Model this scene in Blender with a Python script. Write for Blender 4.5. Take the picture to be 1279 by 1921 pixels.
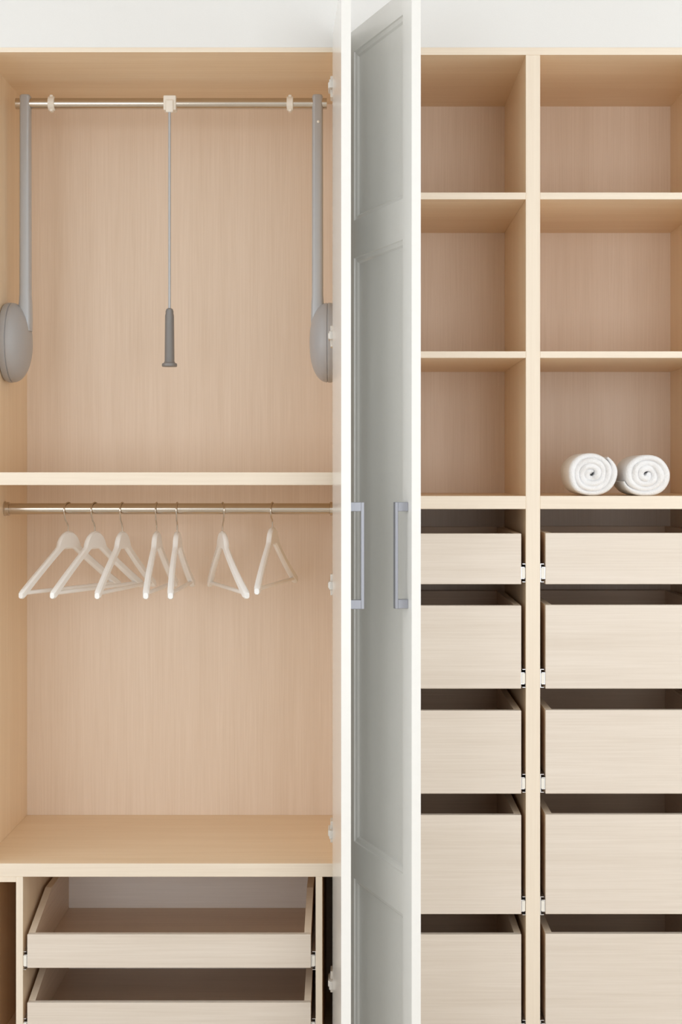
import bpy, bmesh, math, random
from mathutils import Vector, Matrix
random.seed(7)
for o in list(bpy.data.objects):
    bpy.data.objects.remove(o, do_unlink=True)
scene = bpy.context.scene
COL = scene.collection

# ------------------------------------------------------------------ camera
U = 0.0013            # metres per photo pixel on the wardrobe front plane (y = 0)
CAM_D = 4.0           # camera distance to that plane
CAM_Z = 1.55
VX, VY = 665.0, 883.0  # vanishing point of the depth lines in the photo
W_PX, H_PX = 1279.0, 1921.0
cam_data = bpy.data.cameras.new('camera')
cam = bpy.data.objects.new('camera', cam_data)
COL.objects.link(cam)
cam.location = (0, -CAM_D, CAM_Z)
cam.rotation_euler = (math.pi / 2, 0, 0)
cam_data.sensor_fit = 'VERTICAL'
cam_data.sensor_height = 36.0
cam_data.lens = 36.0 * (CAM_D / U) / H_PX
cam_data.shift_x = (W_PX / 2 - VX) / H_PX
cam_data.shift_y = (VY - H_PX / 2) / H_PX
cam_data.clip_start = 0.05
scene.camera = cam

# ------------------------------------------------------------------ light
world = bpy.data.worlds.new('world')
scene.world = world
world.use_nodes = True
bg = world.node_tree.nodes['Background']
bg.inputs['Color'].default_value = (0.90, 0.95, 1.0, 1)
bg.inputs['Strength'].default_value = 1.0
def area_light(name, loc, rot, sx, sy, power, color):
    d = bpy.data.lights.new(name, 'AREA')
    d.shape = 'RECTANGLE'; d.size = sx; d.size_y = sy
    d.energy = power; d.color = color
    o = bpy.data.objects.new(name, d); COL.objects.link(o)
    o.location = loc; o.rotation_euler = rot
    return o
R90 = math.pi / 2
ROOM_Y = -5.3         # wall behind the photographer
ROOM_X = 3.1
CEIL_Z = 2.95
# unseen window lights, added and placed to light the wardrobe
for wx, pw in ((-2.0, 62), (1.45, 100)):
    area_light('added_rear_light', (wx, ROOM_Y - 0.02, 1.55), (R90, 0, 0), 1.7, 2.1, pw, (0.945, 0.975, 1.0))
area_light('added_left_light', (-ROOM_X - 0.02, -2.0, 1.75), (R90, 0, -R90), 2.4, 1.7, 58, (0.945, 0.975, 1.0))
area_light('added_right_light', (ROOM_X + 0.02, -2.0, 1.75), (R90, 0, R90), 2.4, 1.7, 68, (0.945, 0.975, 1.0))
scene.cycles.diffuse_bounces = 8
vs = scene.view_settings
vs.view_transform = 'Standard'
vs.look = 'None'
vs.exposure = -0.95
vs.gamma = 1.0
vs.use_curve_mapping = False

# ------------------------------------------------------------------ helpers
def PX(px): return (px - VX) * U                     # on the front plane
def PZ(py): return CAM_Z + (VY - py) * U
def depth_k(y): return (CAM_D + y) / CAM_D           # size of a pixel at depth y
def PXd(px, y): return (px - VX) * U * depth_k(y)
def PZd(py, y): return CAM_Z + (VY - py) * U * depth_k(y)

def new_mat(name):
    m = bpy.data.materials.new(name); m.use_nodes = True
    nt = m.node_tree
    return m, nt, nt.nodes['Principled BSDF']

def plain(name, color, rough=0.5, metal=0.0, bump=0.0, bscale=200, coat=0.0):
    m, nt, b = new_mat(name)
    tc = nt.nodes.new('ShaderNodeTexCoord')
    n = nt.nodes.new('ShaderNodeTexNoise'); n.inputs['Scale'].default_value = bscale
    nt.links.new(tc.outputs['Object'], n.inputs['Vector'])
    mx = nt.nodes.new('ShaderNodeMixRGB'); mx.blend_type = 'MIX'
    mx.inputs['Color1'].default_value = (*[c * 0.97 for c in color], 1)
    mx.inputs['Color2'].default_value = (*color, 1)
    nt.links.new(n.outputs['Fac'], mx.inputs['Fac'])
    nt.links.new(mx.outputs['Color'], b.inputs['Base Color'])
    b.inputs['Roughness'].default_value = rough
    b.inputs['Metallic'].default_value = metal
    b.inputs['Coat Weight'].default_value = coat
    b.inputs['Coat Roughness'].default_value = 0.08
    if bump > 0:
        bp = nt.nodes.new('ShaderNodeBump'); bp.inputs['Strength'].default_value = bump
        bp.inputs['Distance'].default_value = 0.002
        nt.links.new(n.outputs['Fac'], bp.inputs['Height'])
        nt.links.new(bp.outputs['Normal'], b.inputs['Normal'])
    return m

def veneer(name, axis, light, dark, rough=0.42):
    """pale oak laminate: fine fibres along one axis plus broad soft figure"""
    m, nt, b = new_mat(name)
    L = nt.links
    tc = nt.nodes.new('ShaderNodeTexCoord')
    oi = nt.nodes.new('ShaderNodeObjectInfo')
    off = nt.nodes.new('ShaderNodeVectorMath'); off.operation = 'MULTIPLY_ADD'
    L.new(oi.outputs['Random'], off.inputs[0])
    off.inputs[1].default_value = (7.3, 5.1, 9.7)
    L.new(tc.outputs['Object'], off.inputs[2])
    def noise(across, along, detail, rough_):
        mp = nt.nodes.new('ShaderNodeMapping')
        s = [across] * 3; s['xyz'.index(axis)] = along
        mp.inputs['Scale'].default_value = s
        L.new(off.outputs[0], mp.inputs['Vector'])
        n = nt.nodes.new('ShaderNodeTexNoise')
        n.inputs['Scale'].default_value = 1.0
        n.inputs['Detail'].default_value = detail
        n.inputs['Roughness'].default_value = rough_
        L.new(mp.outputs['Vector'], n.inputs['Vector'])
        return n
    fine = noise(230, 4.5, 3, 0.6)
    broad = noise(22, 0.9, 2, 0.5)
    mixn = nt.nodes.new('ShaderNodeMath'); mixn.operation = 'MULTIPLY_ADD'
    L.new(fine.outputs['Fac'], mixn.inputs[0]); mixn.inputs[1].default_value = 0.6
    sc = nt.nodes.new('ShaderNodeMath'); sc.operation = 'MULTIPLY'
    L.new(broad.outputs['Fac'], sc.inputs[0]); sc.inputs[1].default_value = 0.4
    L.new(sc.outputs[0], mixn.inputs[2])
    rp = nt.nodes.new('ShaderNodeValToRGB')
    rp.color_ramp.elements[0].position = 0.33; rp.color_ramp.elements[0].color = (*dark, 1)
    rp.color_ramp.elements[1].position = 0.64; rp.color_ramp.elements[1].color = (*light, 1)
    L.new(mixn.outputs[0], rp.inputs['Fac'])
    L.new(rp.outputs['Color'], b.inputs['Base Color'])
    b.inputs['Roughness'].default_value = rough
    bp = nt.nodes.new('ShaderNodeBump'); bp.inputs['Strength'].default_value = 0.06
    bp.inputs['Distance'].default_value = 0.001
    L.new(fine.outputs['Fac'], bp.inputs['Height'])
    L.new(bp.outputs['Normal'], b.inputs['Normal'])
    return m

OAK_L, OAK_D = (0.88, 0.71, 0.51), (0.80, 0.62, 0.42)      # carcass boards: bounced light inside put into the colour, brighter and more orange
PAL_L, PAL_D = (0.78, 0.70, 0.615), (0.70, 0.615, 0.525)      # drawer fronts: same veneer without the bounced light in its colour
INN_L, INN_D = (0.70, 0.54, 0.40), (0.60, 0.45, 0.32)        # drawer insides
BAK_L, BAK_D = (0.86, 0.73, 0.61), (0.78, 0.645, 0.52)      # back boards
M = {
    'oak_x': veneer('bounce_tinted_oak_crosswise', 'x', OAK_L, OAK_D),
    'oak_y': veneer('bounce_tinted_oak_depthwise', 'y', OAK_L, OAK_D),
    'oak_z': veneer('bounce_tinted_oak_upright', 'z', OAK_L, OAK_D),
    'pale_x': veneer('pale_oak_drawer_crosswise', 'x', PAL_L, PAL_D),
    'inner_x': veneer('oak_drawer_inside_crosswise', 'x', INN_L, INN_D),
    'inner_y': veneer('oak_drawer_inside_depthwise', 'y', INN_L, INN_D),
    'tray_back': veneer('pale_tray_back', 'x', (0.86, 0.81, 0.77), (0.80, 0.75, 0.71)),
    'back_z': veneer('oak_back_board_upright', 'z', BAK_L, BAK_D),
    'edge_x': veneer('oak_edge_band_crosswise', 'x', (0.86, 0.76, 0.63), (0.80, 0.69, 0.56)),
    'edge_z': veneer('oak_edge_band_upright', 'z', (0.86, 0.76, 0.63), (0.80, 0.69, 0.56)),
    'wall': plain('white_wall_paint', (0.80, 0.80, 0.79), 0.7, bump=0.05, bscale=300),
    'ceiling': plain('white_ceiling_paint', (0.85, 0.85, 0.84), 0.8, bump=0.05, bscale=250),
    'floor': veneer('oak_floor', 'y', (0.60, 0.53, 0.45), (0.52, 0.45, 0.37), 0.4),
    'door': plain('white_door_lacquer', (0.86, 0.86, 0.84), 0.22, coat=0.3, bscale=60),
    'added_window': plain('added_window_frame', (0.85, 0.85, 0.85), 0.4),
    'nickel': plain('brushed_nickel', (0.62, 0.56, 0.49), 0.17, 1.0, bscale=400),
    'steel': plain('galvanised_steel', (0.80, 0.81, 0.83), 0.30, 1.0, bscale=300),
    'satin': plain('satin_handle_metal', (0.33, 0.34, 0.38), 0.42, 0.7, bscale=300),
    'grey_arm': plain('silver_grey_lacquer', (0.49, 0.51, 0.54), 0.36, 0.15, bscale=80),
    'grey_case': plain('warm_grey_plastic', (0.43, 0.435, 0.455), 0.40, 0.0, bscale=120),
    'grey_grip': plain('dark_grey_grip', (0.24, 0.235, 0.235), 0.4, 0.1, bscale=120),
    'hinge': plain('dull_hinge_metal', (0.74, 0.72, 0.68), 0.5, 0.4, bscale=300),
    'cream': plain('cream_plastic', (0.88, 0.85, 0.78), 0.4),
    'hanger': plain('white_painted_wood', (0.93, 0.935, 0.93), 0.35, bscale=60),
    'towel': plain('white_terry_cloth', (0.88, 0.88, 0.89), 0.95, bump=0.9, bscale=420),
}

def link(name, me, mats, parent=None, loc=(0, 0, 0), rot=(0, 0, 0)):
    o = bpy.data.objects.new(name, me)
    for m in (mats if isinstance(mats, (list, tuple)) else [mats]):
        if len(me.materials) < (len(mats) if isinstance(mats, (list, tuple)) else 1):
            me.materials.append(m)
    COL.objects.link(o)
    o.parent = parent
    o.location = loc; o.rotation_euler = rot
    return o

def finish(bm, name, smooth=False):
    bmesh.ops.recalc_face_normals(bm, faces=bm.faces)
    me = bpy.data.meshes.new(name)
    bm.to_mesh(me); bm.free()
    if smooth:
        for p in me.polygons: p.use_smooth = True
        try: me.set_sharp_from_angle(angle=math.radians(40))
        except Exception: pass
    return me

def add_box(bm, x0, x1, y0, y1, z0, z1, bevel=0.0, mi=0, seg=2):
    r = bmesh.ops.create_cube(bm, size=1.0)
    vs_ = r['verts']
    for v in vs_:
        v.co = Vector(((x0 + x1) / 2 + v.co.x * (x1 - x0), (y0 + y1) / 2 + v.co.y * (y1 - y0), (z0 + z1) / 2 + v.co.z * (z1 - z0)))
    faces = {f for v in vs_ for f in v.link_faces}
    for f in faces: f.material_index = mi
    if bevel > 0:
        es = list({e for v in vs_ for e in v.link_edges})
        r = bmesh.ops.bevel(bm, geom=es, offset=bevel, segments=seg, profile=0.5, affect='EDGES', clamp_overlap=True)
        for f in r['faces']: f.material_index = mi

def panel(name, parent, origin, x0, x1, y0, y1, z0, z1, mats, front_edge=True, bevel=0.0008):
    """a board given in world coordinates; parent sits at `origin` (unrotated)"""
    c = Vector(((x0 + x1) / 2, (y0 + y1) / 2, (z0 + z1) / 2))
    bm = bmesh.new()
    add_box(bm, x0 - c.x, x1 - c.x, y0 - c.y, y1 - c.y, z0 - c.z, z1 - c.z, bevel, seg=1)
    if front_edge and isinstance(mats, (list, tuple)) and len(mats) > 1:
        bm.normal_update()
        for f in bm.faces:
            if f.normal.y < -0.5: f.material_index = 1
    return link(name, finish(bm, name), mats, parent, c - Vector(origin))

def tube_mesh(name, pts, r, seg=12, radii=None, smooth=True):
    bm = bmesh.new(); rings = []
    pts = [Vector(p) for p in pts]
    n_prev = None
    for i, p in enumerate(pts):
        t = (pts[min(i + 1, len(pts) - 1)] - pts[max(i - 1, 0)]).normalized()
        if n_prev is None:
            a = Vector((0, 0, 1)) if abs(t.z) < 0.9 else Vector((1, 0, 0))
            n = t.cross(a).normalized()
        else:
            n = (n_prev - t * n_prev.dot(t)).normalized()
        n_prev = n; b = t.cross(n)
        rr = radii[i] if radii else r
        rings.append([bm.verts.new(p + rr * (math.cos(2 * math.pi * k / seg) * n + math.sin(2 * math.pi * k / seg) * b)) for k in range(seg)])
    for a, b in zip(rings, rings[1:]):
        for k in range(seg):
            bm.faces.new((a[k], a[(k + 1) % seg], b[(k + 1) % seg], b[k]))
    bm.faces.new(rings[0][::-1]); bm.faces.new(rings[-1])
    return finish(bm, name, smooth)

def lathe_bm(bm, prof, axis='z', seg=40, mi=0, center=(0, 0, 0), squash=(1, 1)):
    """prof: list of (height, radius) along axis, closed at both ends"""
    rings = []
    c = Vector(center)
    for h, r in prof:
        ring = []
        for k in range(seg):
            a = 2 * math.pi * k / seg
            u, v = r * math.cos(a) * squash[0], r * math.sin(a) * squash[1]
            co = {'z': (u, v, h), 'x': (h, u, v), 'y': (u, h, v)}[axis]
            ring.append(bm.verts.new(c + Vector(co)))
        rings.append(ring)
    for a, b in zip(rings, rings[1:]):
        for k in range(seg):
            f = bm.faces.new((a[k], a[(k + 1) % seg], b[(k + 1) % seg], b[k])); f.material_index = mi
    for ring in (rings[0][::-1], rings[-1]):
        f = bm.faces.new(ring); f.material_index = mi

def thing(name, label, cat, loc, group=None, rot=(0, 0, 0)):
    o = bpy.data.objects.new(name, None); COL.objects.link(o)
    o.empty_display_size = 0.1
    o.location = loc; o.rotation_euler = rot
    o['label'] = label; o['category'] = cat
    if group: o['group'] = group
    return o

def struct(o, label=None):
    o['kind'] = 'structure'
    if label: o['label'] = label
    return o

# ------------------------------------------------------------------ room shell
DEPTH = 0.566          # inside depth to the back panels
BT = 0.018             # board thickness
CAB_TOP = PZ(89)
LEFT_OUT, MID, RIGHT_OUT = PX(-50), PX(639), PX(1355)

def shell(name, boxes, mat):
    bm = bmesh.new()
    for b in boxes: add_box(bm, *b)
    return struct(link(name, finish(bm, name), mat))

WT = 0.12
shell('floor', [(-ROOM_X - WT, ROOM_X + WT, ROOM_Y - WT, 0.75, -0.1, 0)], M['floor'])
shell('ceiling', [(-ROOM_X - WT, ROOM_X + WT, ROOM_Y - WT, 0.75, CEIL_Z, CEIL_Z + 0.1)], M['ceiling'])
NB = 0.004
shell('wall_back', [
    (-ROOM_X, ROOM_X, 0.0, 0.72, CAB_TOP + 0.0002, CEIL_Z),                     # bulkhead over the wardrobe
    (-ROOM_X, LEFT_OUT - NB, 0.0, 0.72, 0, CAB_TOP + 0.0002),
    (RIGHT_OUT + NB, ROOM_X, 0.0, 0.72, 0, CAB_TOP + 0.0002),
    (LEFT_OUT - NB, RIGHT_OUT + NB, 0.60, 0.72, 0, CAB_TOP + 0.0002)], M['wall'])
def holed(name, side, cuts):
    """side wall along y with one opening (y0, y1, z0, z1)"""
    y0, y1, z0, z1 = cuts
    xa, xb = (-ROOM_X - WT, -ROOM_X) if side < 0 else (ROOM_X, ROOM_X + WT)
    return shell(name, [(xa, xb, ROOM_Y, y0, 0, CEIL_Z), (xa, xb, y1, 0.72, 0, CEIL_Z),
                        (xa, xb, y0, y1, 0, z0), (xa, xb, y0, y1, z1, CEIL_Z)], M['wall'])
holed('wall_left', -1, (-3.2, -0.8, 0.9, 2.6))
holed('wall_right', 1, (-3.2, -0.8, 0.9, 2.6))
shell('wall_front', [(-ROOM_X - WT, -2.85, ROOM_Y - WT, ROOM_Y, 0, CEIL_Z), (2.30, ROOM_X + WT, ROOM_Y - WT, ROOM_Y, 0, CEIL_Z),
                     (-1.15, 0.60, ROOM_Y - WT, ROOM_Y, 0, CEIL_Z)]
      + [b for a in (-2.85, 0.60) for b in ((a, a + 1.7, ROOM_Y - WT, ROOM_Y, 0, 0.5), (a, a + 1.7, ROOM_Y - WT, ROOM_Y, 2.6, CEIL_Z))], M['wall'])
def added_window(name, rot, loc, w, h):  # frame of an unseen window, added along with its area light
    bm = bmesh.new(); t = 0.05
    add_box(bm, -w / 2, w / 2, -0.02, 0.02, -h / 2, -h / 2 + t); add_box(bm, -w / 2, w / 2, -0.02, 0.02, h / 2 - t, h / 2)
    add_box(bm, -w / 2, -w / 2 + t, -0.02, 0.02, -h / 2 + t, h / 2 - t); add_box(bm, w / 2 - t, w / 2, -0.02, 0.02, -h / 2 + t, h / 2 - t)
    add_box(bm, -t / 2, t / 2, -0.02, 0.02, -h / 2 + t, h / 2 - t)
    return struct(link(name, finish(bm, name), M['added_window'], None, loc, (0, 0, rot)))
added_window('added_window_1', 0, (-2.0, ROOM_Y - 0.08, 1.55), 1.7, 2.1)
added_window('added_window_4', 0, (1.45, ROOM_Y - 0.08, 1.55), 1.7, 2.1)
added_window('added_window_2', R90, (-ROOM_X - 0.08, -2.0, 1.75), 2.4, 1.7)
added_window('added_window_3', R90, (ROOM_X + 0.08, -2.0, 1.75), 2.4, 1.7)

# ------------------------------------------------------------------ cabinets
Z_BOT = 0.08
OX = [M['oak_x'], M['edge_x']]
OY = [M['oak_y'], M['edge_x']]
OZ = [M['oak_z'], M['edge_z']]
LI0, LI1 = PX(-36), PX(626)         # left cabinet inside
RI0, RI1 = PX(653), PX(1341)        # right cabinet inside
DV0, DV1 = PX(986), PX(1013)        # divider of the right cabinet
ZC, ZC2 = PZ(98), PZ(103)                         # underside of the top boards

c1 = ((LI0 + LI1) / 2, 0.3, 0.0)
cab1 = thing('hanging_cabinet', 'tall pale oak wardrobe cabinet with two hanging rails above shallow pull-out trays', 'wardrobe', c1)
c2 = ((RI0 + RI1) / 2, 0.3, 0.0)
cab2 = thing('shelf_cabinet', 'tall pale oak wardrobe cabinet with open shelves above two columns of drawers', 'wardrobe', c2)

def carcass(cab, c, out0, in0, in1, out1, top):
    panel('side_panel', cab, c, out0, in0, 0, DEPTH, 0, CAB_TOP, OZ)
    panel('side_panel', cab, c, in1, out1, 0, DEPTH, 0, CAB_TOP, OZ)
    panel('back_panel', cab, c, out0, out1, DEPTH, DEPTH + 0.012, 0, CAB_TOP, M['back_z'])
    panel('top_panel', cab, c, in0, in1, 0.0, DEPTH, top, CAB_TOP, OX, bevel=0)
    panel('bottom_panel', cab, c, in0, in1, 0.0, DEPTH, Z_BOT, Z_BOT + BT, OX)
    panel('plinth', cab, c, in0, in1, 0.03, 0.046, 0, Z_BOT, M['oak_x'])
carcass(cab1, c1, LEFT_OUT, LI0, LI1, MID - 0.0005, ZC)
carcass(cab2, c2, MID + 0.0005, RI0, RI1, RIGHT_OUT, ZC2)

# left cabinet boards
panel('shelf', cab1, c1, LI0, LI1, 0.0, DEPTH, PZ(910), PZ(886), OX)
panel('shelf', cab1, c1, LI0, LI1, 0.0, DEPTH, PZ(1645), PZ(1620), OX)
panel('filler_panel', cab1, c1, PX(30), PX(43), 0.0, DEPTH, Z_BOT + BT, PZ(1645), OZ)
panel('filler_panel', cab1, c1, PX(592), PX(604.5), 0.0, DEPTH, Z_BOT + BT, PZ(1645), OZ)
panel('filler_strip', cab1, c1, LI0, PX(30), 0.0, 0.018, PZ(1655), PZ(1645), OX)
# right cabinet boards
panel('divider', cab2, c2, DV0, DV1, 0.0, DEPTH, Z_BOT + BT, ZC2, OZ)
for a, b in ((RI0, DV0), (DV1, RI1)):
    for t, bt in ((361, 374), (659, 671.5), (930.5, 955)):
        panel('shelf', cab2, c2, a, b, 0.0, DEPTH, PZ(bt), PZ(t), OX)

# ------------------------------------------------------------------ drawers
slide_cache = {}
def slide_mesh(side):
    """telescopic slide in the gap; side = +1 on the drawer's right. x = 0 at drawer, 0.0125*side at cabinet"""
    if side in slide_cache: return slide_cache[side]
    bm = bmesh.new(); h = 0.0225; g = 0.0122; L0, L1 = 0.004, 0.48
    def bx(x0, x1, z0, z1, mi=0, y0=L0, y1=L1):
        x0, x1 = sorted((x0 * side, x1 * side)); add_box(bm, x0, x1, y0, y1, z0, z1, mi=mi)
    bx(g - 0.0014, g, -h, h)                       # cabinet member
    bx(0.0035, g - 0.0014, h - 0.0014, h); bx(0.0035, g - 0.0014, -h, -h + 0.0014)
    bx(0.0002, 0.0016, -h + 0.008, h - 0.008)      # drawer member
    bx(0.0016, 0.0085, h - 0.0094, h - 0.008); bx(0.0016, 0.0085, -h + 0.008, -h + 0.0094)
    bx(0.0022, 0.0100, -0.0125, 0.0125, 1, 0.002, 0.03)   # nylon ball retainer
    slide_cache[side] = finish(bm, 'slide')
    return slide_cache[side]

def drawer(cab, c, x0, x1, ztop, zbot, slide_z, rise=0.0, back_rise=None, label=None):
    """box drawer given on the front plane"""
    w = x1 - x0; h = ztop - zbot; T = 0.0165; FT = 0.018; D = 0.505
    org = Vector(((x0 + x1) / 2, 0.0, zbot))
    # the drawer itself: bottom board and back board
    bm = bmesh.new()
    add_box(bm, -w / 2 + T, w / 2 - T, FT, D, 0.008, 0.016, 0.0005, seg=1)
    d = link('drawer', finish(bm, 'drawer'), M['inner_x'], cab, org - Vector(c))
    bm = bmesh.new(); add_box(bm, -w / 2 + T, w / 2 - T, D - T, D, 0.016, h + rise, 0.0005, seg=1)
    link('drawer_back', finish(bm, 'drawer_back'), M['tray_back'] if rise > 0 else M['inner_x'], d)
    if label: d['label'] = label
    bm = bmesh.new(); add_box(bm, -w / 2, w / 2, 0, FT, 0, h, 0.001, seg=1)
    link('drawer_front', finish(bm, 'drawer_front'), M['pale_x'], d)
    for s in (-1, 1):
        xa, xb = sorted((s * w / 2, s * (w / 2 - T)))
        prof = [(FT, 0), (D, 0), (D, h + rise), (0.235, h + rise), (FT, h)] if rise > 0 else [(FT, 0), (D, 0), (D, h), (FT, h)]
        bm = bmesh.new()
        A = [bm.verts.new((xa, y, z)) for y, z in prof]; B = [bm.verts.new((xb, y, z)) for y, z in prof]
        bm.faces.new(A); bm.faces.new(B[::-1])
        n = len(prof)
        for i in range(n):
            f = bm.faces.new((A[i], A[(i + 1) % n], B[(i + 1) % n], B[i]))
            if i >= 2: f.material_index = 1
        link('drawer_side', finish(bm, 'drawer_side'), [M['inner_y'], M['edge_x']], d)
        link('drawer_slide', slide_mesh(s), [M['steel'], M['cream']], d, (s * w / 2, 0, slide_z - zbot))

G = 10 * U
for i, (t, b, s) in enumerate(((1753, 1816, 1803), (1881, 1944, 1929))):
    drawer(cab1, c1, PX(51), PX(583), PZ(t), PZ(b), PZ(s), rise=0.055)
for t, b, s in ((1001, 1096, 1075), (1136, 1292, 1273), (1333, 1489, 1470), (1529, 1715, 1700), (1753, 1950, 1932)):
    drawer(cab2, c2, RI0 + G, DV0 - 8.5 * U, PZ(t), PZ(b), PZ(s))
    drawer(cab2, c2, DV1 + G, RI1 - G, PZ(t - 1), PZ(b), PZ(s))

# ------------------------------------------------------------------ doors
DOOR_Z0, DOOR_Z1 = 0.085, PZ(72)
DT = 0.021
def door_mesh(W, outer):
    """slab in local coords: x 0..W from hinge to free edge, outer face at y=0, body towards y = -outer*DT.
    Recessed panels with a sloped moulding on the outer face."""
    H = DOOR_Z1 - DOOR_Z0
    st = 0.056
    rails = [PZ(112), PZ(423), PZ(492), PZ(1565), PZ(1633), DOOR_Z0 + 0.09]
    rails = [z - DOOR_Z0 for z in rails]
    wins = [(rails[1], rails[0]), (rails[3], rails[2]), (rails[5], rails[4])]
    bm = bmesh.new()
    xs = [0, st, W - st, W]
    zs = sorted([0, H] + rails)
    def q(pts, mi=0):
        f = bm.faces.new([bm.verts.new(p) for p in pts]); return f
    holes = {(round(a, 5), round(b, 5)) for a, b in wins}
    yb = DT
    for i in range(3):
        for j in range(len(zs) - 1):
            if i == 1 and (round(zs[j], 5), round(zs[j + 1], 5)) in holes: continue
            q([(xs[i], 0, zs[j]), (xs[i + 1], 0, zs[j]), (xs[i + 1], 0, zs[j + 1]), (xs[i], 0, zs[j + 1])])
    for z0, z1 in wins:
        rings = []
        for ins, dep in ((0, 0), (0.0015, 0.0035), (0.010, 0.0055), (0.014, 0.0095), (0.018, 0.0095)):
            rings.append([(st + ins, dep, z0 + ins), (W - st - ins, dep, z0 + ins), (W - st - ins, dep, z1 - ins), (st + ins, dep, z1 - ins)])
        for a, b in zip(rings, rings[1:]):
            for k in range(4):
                q([a[k], a[(k + 1) % 4], b[(k + 1) % 4], b[k]])
        q(rings[-1])
    q([(0, yb, 0), (0, yb, H), (W, yb, H), (W, yb, 0)])
    for k, (a, b) in enumerate((((0, 0), (W, 0)), ((W, 0), (W, H)), ((W, H), (0, H)), ((0, H), (0, 0)))):
        q([(a[0], 0, a[1]), (a[0], yb, a[1]), (b[0], yb, b[1]), (b[0], 0, b[1])])
    bmesh.ops.remove_doubles(bm, verts=bm.verts, dist=1e-5)
    if outer < 0:
        pass
    for v in bm.verts: v.co.y *= outer
    return finish(bm, 'door')

HZ0, HZ1 = CAM_Z + (VY - 1142) * U / 1.122, CAM_Z + (VY - 942) * U / 1.122
def handle_mesh(sgn):
    """bar handle, local: x along the door, y = sgn*projection, z from 0"""
    h = HZ1 - HZ0; bm = bmesh.new()
    P = 0.030; wbar = 0.013
    def bx(y0, y1, z0, z1, wx, bev=0.001):
        a, b = sorted((y0 * sgn, y1 * sgn)); add_box(bm, -wx / 2, wx / 2, a, b, z0, z1, bev)
    bx(P - 0.007, P, 0, h, wbar)
    bx(0.0, P - 0.0068, 0, 0.020, wbar)
    bx(0.0, P - 0.0068, h - 0.020, h, wbar)
    return finish(bm, 'handle', False)

def hinge_mesh():
    """concealed hinge, world axes, origin on the inside face of the cabinet side at the front edge"""
    bm = bmesh.new()
    add_box(bm, -0.0085, 0.0, 0.012, 0.058, -0.026, 0.026, 0.0015)     # mounting plate
    add_box(bm, -0.014, -0.0045, -0.004, 0.060, -0.008, 0.008, 0.003)   # arm
    add_box(bm, -0.011, -0.001, -0.020, -0.003, -0.0105, 0.0105, 0.002)  # knuckle
    return finish(bm, 'hinge')

DW = 0.45
# door of the left cabinet, opened to just under square
hx, hy = PX(640) , -0.022
fx = -0.0079                                     # free outer corner
a1 = math.atan2(-math.sqrt(DW**2 - (fx - hx)**2), fx - hx)
# local +x runs hinge->free; outer face looks to +x of the room
d1 = link('door', door_mesh(DW, -1), M['door'], cab1, Vector((hx, hy, DOOR_Z0)) - Vector(c1), (0, 0, a1))
d1['label'] = 'white door swung open beside the hanging rails'
# local frame check: rotate local y axis by a1 -> (-sin a1, cos a1) = (+~1, ~0): local +y is room +x (outer side)
link('handle', handle_mesh(1), M['satin'], d1, (DW - 0.030, 0, HZ0 - DOOR_Z0))
hm = hinge_mesh()
for py in (160, 630, 1098, 1563, 1845):
    o = link('hinge', hm, M['hinge'], cab1, Vector((LI1, 0, PZ(py))) - Vector(c1))
# door of the right cabinet, opened about 71 degrees
hx2, hy2 = PX(650), -0.022
fx2 = 0.1236
a2 = math.atan2(-math.sqrt(DW**2 - (fx2 - hx2)**2), fx2 - hx2)
# outer face looks to -x: local -y
d2 = link('door', door_mesh(DW, 1), M['door'], cab2, Vector((hx2, hy2, DOOR_Z0)) - Vector(c2), (0, 0, a2))
d2['label'] = 'white panelled door swung part open beside the shelves'
link('handle', handle_mesh(-1), M['satin'], d2, (DW - 0.028, 0, HZ0 - DOOR_Z0))
bm = bmesh.new()
add_box(bm, 0.0, 0.005, 0.012, 0.058, -0.026, 0.026, 0.0015); add_box(bm, 0.0045, 0.014, 0.0, 0.060, -0.008, 0.008, 0.003)
add_box(bm, 0.001, 0.011, -0.012, 0.003, -0.0105, 0.0105, 0.002)
hm2 = finish(bm, 'hinge')
for py in (160, 630, 1563):
    link('hinge', hm2, M['hinge'], cab2, Vector((RI0, 0, PZ(py))) - Vector(c2))

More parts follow.
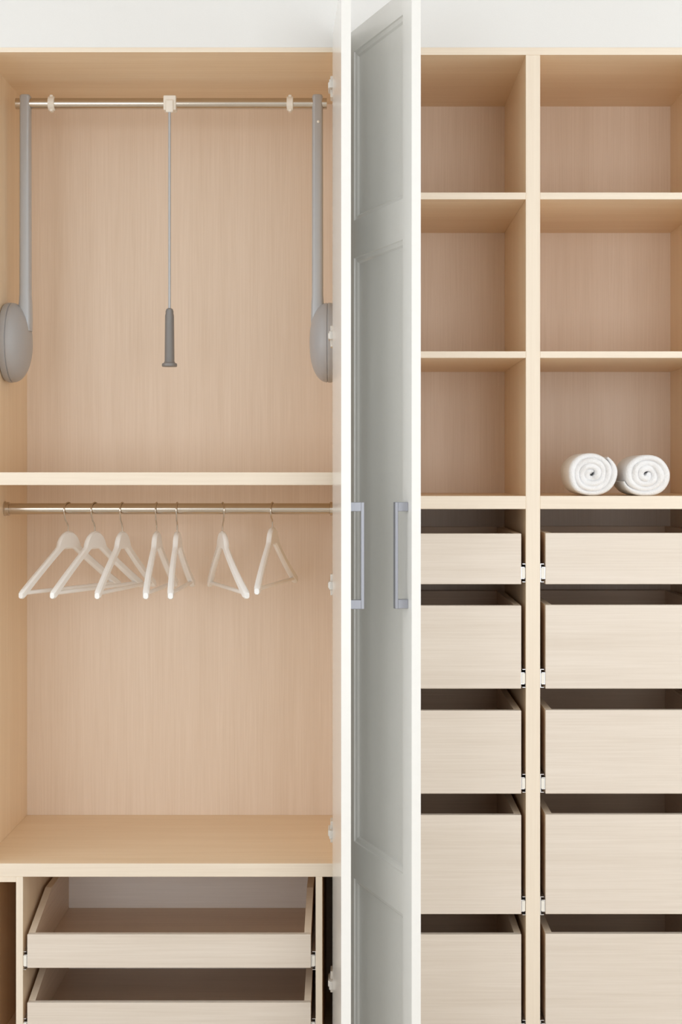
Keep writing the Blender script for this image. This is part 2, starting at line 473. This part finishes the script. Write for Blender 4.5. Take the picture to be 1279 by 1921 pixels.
# ------------------------------------------------------------------ pull-down wardrobe lift
LY = 0.28
lz = PZd(643, LY)
lift = thing('pull_down_rail', 'grey pull-down wardrobe rail with two swing arms and a dangling grip rod', 'clothes rail', ((LI0 + LI1) / 2, LY, lz))
lo = Vector(lift.location)
rod_z = PZd(194.5, LY)
xa0, xa1 = PXd(48, LY), PXd(595.5, LY)
rr = 0.0145
o = link('rail_tube', tube_mesh('rail_tube', [(PXd(30, LY), 0, 0), (PXd(613, LY), 0, 0)], rr, 24), M['nickel'], lift, Vector((0, LY, rod_z)) - lo)
for s, xw, xa in ((1, LI0, xa0), (-1, LI1, xa1)):
    # gear housing fixed on the cabinet side: base plate, seam, dome
    R = 0.104; P = 0.066
    prof = [(0.0, R * 0.93), (0.002, R * 0.97), (0.010, R), (0.0175, R), (0.0185, R * 0.975), (0.0195, R * 0.975), (0.0205, R * 0.995)]
    for k in range(1, 15):
        t = k / 15 * math.pi / 2
        prof.append((0.0205 + (P - 0.0205) * math.sin(t), R * 0.995 * max(math.cos(t), 0.0) ** 0.85))
    prof.append((P, R * 0.12))
    bm = bmesh.new()
    lathe_bm(bm, [(h * s, r) for h, r in prof], 'x', 56)
    link('gear_housing', finish(bm, 'gear_housing', True), M['grey_case'], lift, Vector((xw + s * 0.0005, LY, lz)) - lo)
    # swing arm: flat oval tube, wider at its root
    bm = bmesh.new(); rings = []
    ztop = PZd(179, LY)
    zs = [(lz + 0.03, 1.0), (lz + 0.06, 1.05), (lz + 0.10, 1.0), (lz + 0.125, 0.9), (ztop - 0.004, 0.86), (ztop, 0.70)]
    for z, k in zs:
        ring = []
        for q in range(28):
            a = 2 * math.pi * q / 28
            cx, sy = math.cos(a), math.sin(a)
            ring.append(bm.verts.new((0.0165 * k * math.copysign(abs(cx) ** 0.6, cx), 0.021 * k * math.copysign(abs(sy) ** 0.6, sy), z - lz)))
        rings.append(ring)
    for A, B in zip(rings, rings[1:]):
        for q in range(28): bm.faces.new((A[q], A[(q + 1) % 28], B[(q + 1) % 28], B[q]))
    bm.faces.new(rings[0][::-1]); bm.faces.new(rings[-1])
    arm = link('swing_arm', finish(bm, 'swing_arm', True), M['grey_arm'], lift, Vector((xa, LY, lz)) - lo)
    if s > 0: continue
    bm = bmesh.new(); lathe_bm(bm, [(0.0, 0.0036), (-0.003, 0.0032), (-0.0035, 0.002)], 'y', 16)
    link('screw', finish(bm, 'screw', True), M['cream'], arm, (0.002, -0.0178, PZd(231, LY) - lz))
for px in (97, 544):
    bm = bmesh.new()
    lathe_bm(bm, [(-0.0085, 0.0158), (-0.0075, 0.0185), (0.0075, 0.0185), (0.0085, 0.0158)], 'x', 28)
    add_box(bm, -0.004, 0.004, -0.009, 0.009, 0.015, 0.0215, 0.001); add_box(bm, -0.004, 0.004, -0.009, 0.009, -0.0215, -0.015, 0.001)
    link('stop_collar', finish(bm, 'stop_collar'), M['cream'], lift, Vector((PXd(px, LY), LY, rod_z)) - lo)
xg = PXd(319.5, LY)
bm = bmesh.new()
add_box(bm, -0.0165, 0.0165, -0.0185, 0.0185, -0.020, 0.0185, 0.003)
add_box(bm, -0.010, 0.010, -0.0235, -0.015, -0.027, 0.006, 0.003)
brk = link('rod_bracket', finish(bm, 'rod_bracket'), M['cream'], lift, Vector((xg, LY, rod_z)) - lo)
gy = LY - 0.019
zt, zb, zgr, zgb = PZd(208, gy), PZd(585, gy), PZd(578, gy), PZd(688, gy)
link('pull_rod', tube_mesh('pull_rod', [(0, 0, 0), (0, 0, zb - zt)], 0.0036, 12), M['grey_arm'], lift, Vector((xg, gy, zt)) - lo)
bm = bmesh.new(); L = zgr - zgb
lathe_bm(bm, [(0, 0.004), (-0.003, 0.0085), (-0.010, 0.0105), (-0.013, 0.0100), (-0.02, 0.0115), (-L + 0.014, 0.0128), (-L + 0.010, 0.0150), (-L + 0.008, 0.0195), (-L + 0.002, 0.0200), (-L, 0.0185)], 'z', 28)
link('grip', finish(bm, 'grip', True), M['grey_grip'], lift, Vector((xg, gy, zgr)) - lo)

# ------------------------------------------------------------------ fixed clothes rail
RY = 0.27
rz = PZd(954.5, RY)
RR = 0.0145
rail = thing('clothes_rail', 'straight nickel clothes rail under the thick shelf, hung with white hangers', 'clothes rail', ((LI0 + LI1) / 2, RY, rz))
link('rail_tube', tube_mesh('rail_tube', [(LI0 + 0.003 - rail.location.x, 0, 0), (LI1 - 0.003 - rail.location.x, 0, 0)], RR, 28), M['nickel'], rail)
for s, x in ((1, LI0 + 0.0003), (-1, LI1 - 0.0003)):
    bm = bmesh.new()
    lathe_bm(bm, [(0, 0.019), (0.003 * s, 0.0195), (0.004 * s, 0.0182), (0.013 * s, 0.0178), (0.0138 * s, 0.0160)], 'x', 32)
    link('end_flange', finish(bm, 'end_flange', True), M['nickel'], rail, (x - rail.location.x, 0, 0))

# ------------------------------------------------------------------ coat hangers
def make_hanger(neck):
    """local: y across (near arm towards -y), z = 0 at the rail axis; neck = drop from the rail axis to the head top"""
    HL = 0.222; drop = 0.143; t = 0.0125
    zt = -neck
    # outline of the shoulder board in (y, z): upper curve and lower curve
    N = 33
    up, lo_ = [], []
    for i in range(N + 1):
        u = i / N
        y = HL * u
        # rounded head then sloping arm then flattened drooping tip
        HW = 0.045
        if y < HW:
            zu = -0.044 * (1 - math.sqrt(1 - (y / (HW * 1.02)) ** 2))
        else:
            v = (y - HW) / (HL - HW)
            zu = -0.0353 - (drop - 0.0353) * v ** 0.95
        zl_ = -0.046 - (drop + 0.024 - 0.046) * max(0.0, (y - 0.022) / (HL - 0.022))
        th = zu - zl_
        th *= 1.0 if u < 0.95 else (1 - 0.25 * (u - 0.95) / 0.05)
        up.append((y, zt + zu)); lo_.append((y, zt + zu - th))
    bow = lambda y: 0.013 * (abs(y) / HL) ** 2
    bm = bmesh.new()
    cols = []
    for sgn_i in range(-N, N + 1):
        k = abs(sgn_i); s = -1 if sgn_i < 0 else 1
        y, zu = up[k]; zl = lo_[k][1]; y *= s
        b = bow(y); hgt = zu - zl; tt = t / 2 * (1.0 + 0.25 * (k / N))
        r = 0.004
        ring = [(-tt + r, zu), (tt - r, zu), (tt, zu - r), (tt, zl + r), (tt - r, zl), (-tt + r, zl), (-tt, zl + r), (-tt, zu - r)]
        if k == N:
            ring = [(x * 0.75, zl + hgt / 2 + (z - zl - hgt / 2) * 0.8) for x, z in ring]
        cols.append([bm.verts.new((x + b, y, z)) for x, z in ring])
    for A, B in zip(cols, cols[1:]):
        for q in range(8): bm.faces.new((A[q], A[(q + 1) % 8], B[(q + 1) % 8], B[q]))
    bm.faces.new(cols[0][::-1]); bm.faces.new(cols[-1])
    body = finish(bm, 'shoulder_board', True)
    kb = N - 3
    yb = up[kb][0]; zb_ = (up[kb][1] + lo_[kb][1]) / 2 - 0.004
    bar = tube_mesh('trouser_bar', [(bow(yb), -yb, zb_), (bow(yb), yb, zb_)], 0.0052, 12)
    # hook: rises from the head, swings to the near side, over the rail
    hr = RR + 0.0048
    pts = [(0, 0, zt - 0.008), (0, 0, zt + 0.012), (0, -0.004, zt + 0.020)]
    z0 = -0.0335 if neck > 0.055 else -0.028
    pts += [(0, -0.012, z0 + 0.004), (0, -0.0175, -0.014)]
    cz = RR + 0.0021 - hr
    for d in range(190, -41, -15):
        a = math.radians(d)
        pts.append((0, math.cos(a) * hr, cz + math.sin(a) * hr))
    hook = tube_mesh('hook', pts, 0.0019, 8)
    return body, bar, hook

H_STD = make_hanger(0.058)
H_SHORT = make_hanger(0.047)
HANG = [  # neck px, yaw in degrees (near arm swings to the left for positive), set, label
    (128, 25.0, 0, 'white wooden coat hanger closest to the rail end flange, turned widest'),
    (178, 22.5, 0, 'white wooden coat hanger, second from the rail end flange'),
    (229.5, 11.5, 0, 'white wooden coat hanger, third from the rail end flange'),
    (294, 3.5, 0, 'white wooden coat hanger seen nearly edge-on, fourth from the rail end flange'),
    (332.5, 1.5, 0, 'white wooden coat hanger seen edge-on, fifth from the rail end flange'),
    (417.5, -17.0, 0, 'white wooden coat hanger turned the opposite way to all the others on the rail'),
    (511, 10.5, 1, 'white wooden coat hanger hanging apart, next to the open white door'),
]
for px, yaw, kind, lab in HANG:
    body, bar, hook = (H_STD, H_SHORT)[kind]
    h = thing('coat_hanger', lab, 'coat hanger', (PXd(px, RY), RY, rz), 'white hangers on the clothes rail', (0, 0, math.radians(-yaw)))
    link('shoulder_board', body, M['hanger'], h)
    link('trouser_bar', bar, M['hanger'], h)
    link('hook', hook, M['nickel'], h)

# ------------------------------------------------------------------ rolled towels
def towel(name, label, x0, x1, ztop, zbase, y0, length, turns, phase, flip, seed):
    rnd = random.Random(seed)
    w = (x1 - x0) / 2; hgt = ztop - zbase
    ph = [rnd.uniform(0, 6.28) for _ in range(8)]
    n = int(turns * 44)
    thick = 0.97 / turns                      # in units of the outer radius
    bm = bmesh.new(); rings = []
    def place(rad, ang, y):
        u = math.cos(ang) * rad * flip; v = math.sin(ang) * rad
        # rounded square-ish outline, flattened underneath
        u = math.copysign(abs(u) ** 0.94, u)
        if v < 0: v = -((abs(v) ** 0.86))
        v = max(v, -0.93)
        wob = 1 + 0.018 * math.sin(3 * ang + ph[0]) + 0.014 * math.sin(5 * ang + ph[1] + 3 * rad)
        z = (v + 0.93) / 1.93 * hgt
        return Vector((u * w * wob, y, z))
    for i in range(n + 1):
        t = i / n
        ang = phase + t * turns * 2 * math.pi
        rc = 0.05 + (1 - thick / 2 - 0.05) * t
        th = thick * (1.0 if t < 0.97 else 1.0 * (1 - (t - 0.97) / 0.03 * 0.6)) * (1 + 0.10 * math.sin(ang * 1.7 + ph[2]))
        if t < 0.03: th *= 0.5 + t / 0.06
        yo = 0.004 * math.sin(ang * 0.9 + ph[3]) + 0.0025 * math.sin(ang * 2.3 + ph[4]) + 0.012 * (t - 0.5) ** 2
        ring = []
        K = 8; rr_ = 0.0095
        # rounded ends of the cloth layer at near and far side
        for k in range(K + 1):
            a = -math.pi / 2 + math.pi * k / K
            ring.append(place(rc + math.sin(a) * th / 2, ang, yo + rr_ - math.cos(a) * rr_))
        for k in range(K + 1):
            a = math.pi / 2 - math.pi * k / K
            ring.append(place(rc + math.sin(a) * th / 2, ang, length + yo - rr_ + math.cos(a) * rr_))
        rings.append([bm.verts.new(p) for p in ring])
    m = len(rings[0])
    for A, B in zip(rings, rings[1:]):
        for k in range(m): bm.faces.new((A[k], A[(k + 1) % m], B[(k + 1) % m], B[k]))
    bm.faces.new(rings[0][::-1]); bm.faces.new(rings[-1])
    me = finish(bm, name, True)
    zmin = min(v.co.z for v in me.vertices)
    for v in me.vertices: v.co.z -= zmin
    o = link(name, me, M['towel'], None, ((x0 + x1) / 2, y0, zbase + 0.0005))
    o['label'] = label; o['category'] = 'towel'; o['group'] = 'rolled towels on the thick shelf'
    return o
shelf_z = PZ(930.5)
towel('rolled_towel', 'rounder rolled white towel, nearer the upright divider of the shelves', PX(1062), PX(1162), PZ(841), shelf_z, 0.02, 0.17, 4.0, 0.8, 1, 3)
towel('rolled_towel', 'flatter rolled white towel, further from the upright divider of the shelves', PX(1166), PX(1265), PZ(846), shelf_z, 0.02, 0.17, 3.6, 2.2, -1, 9)
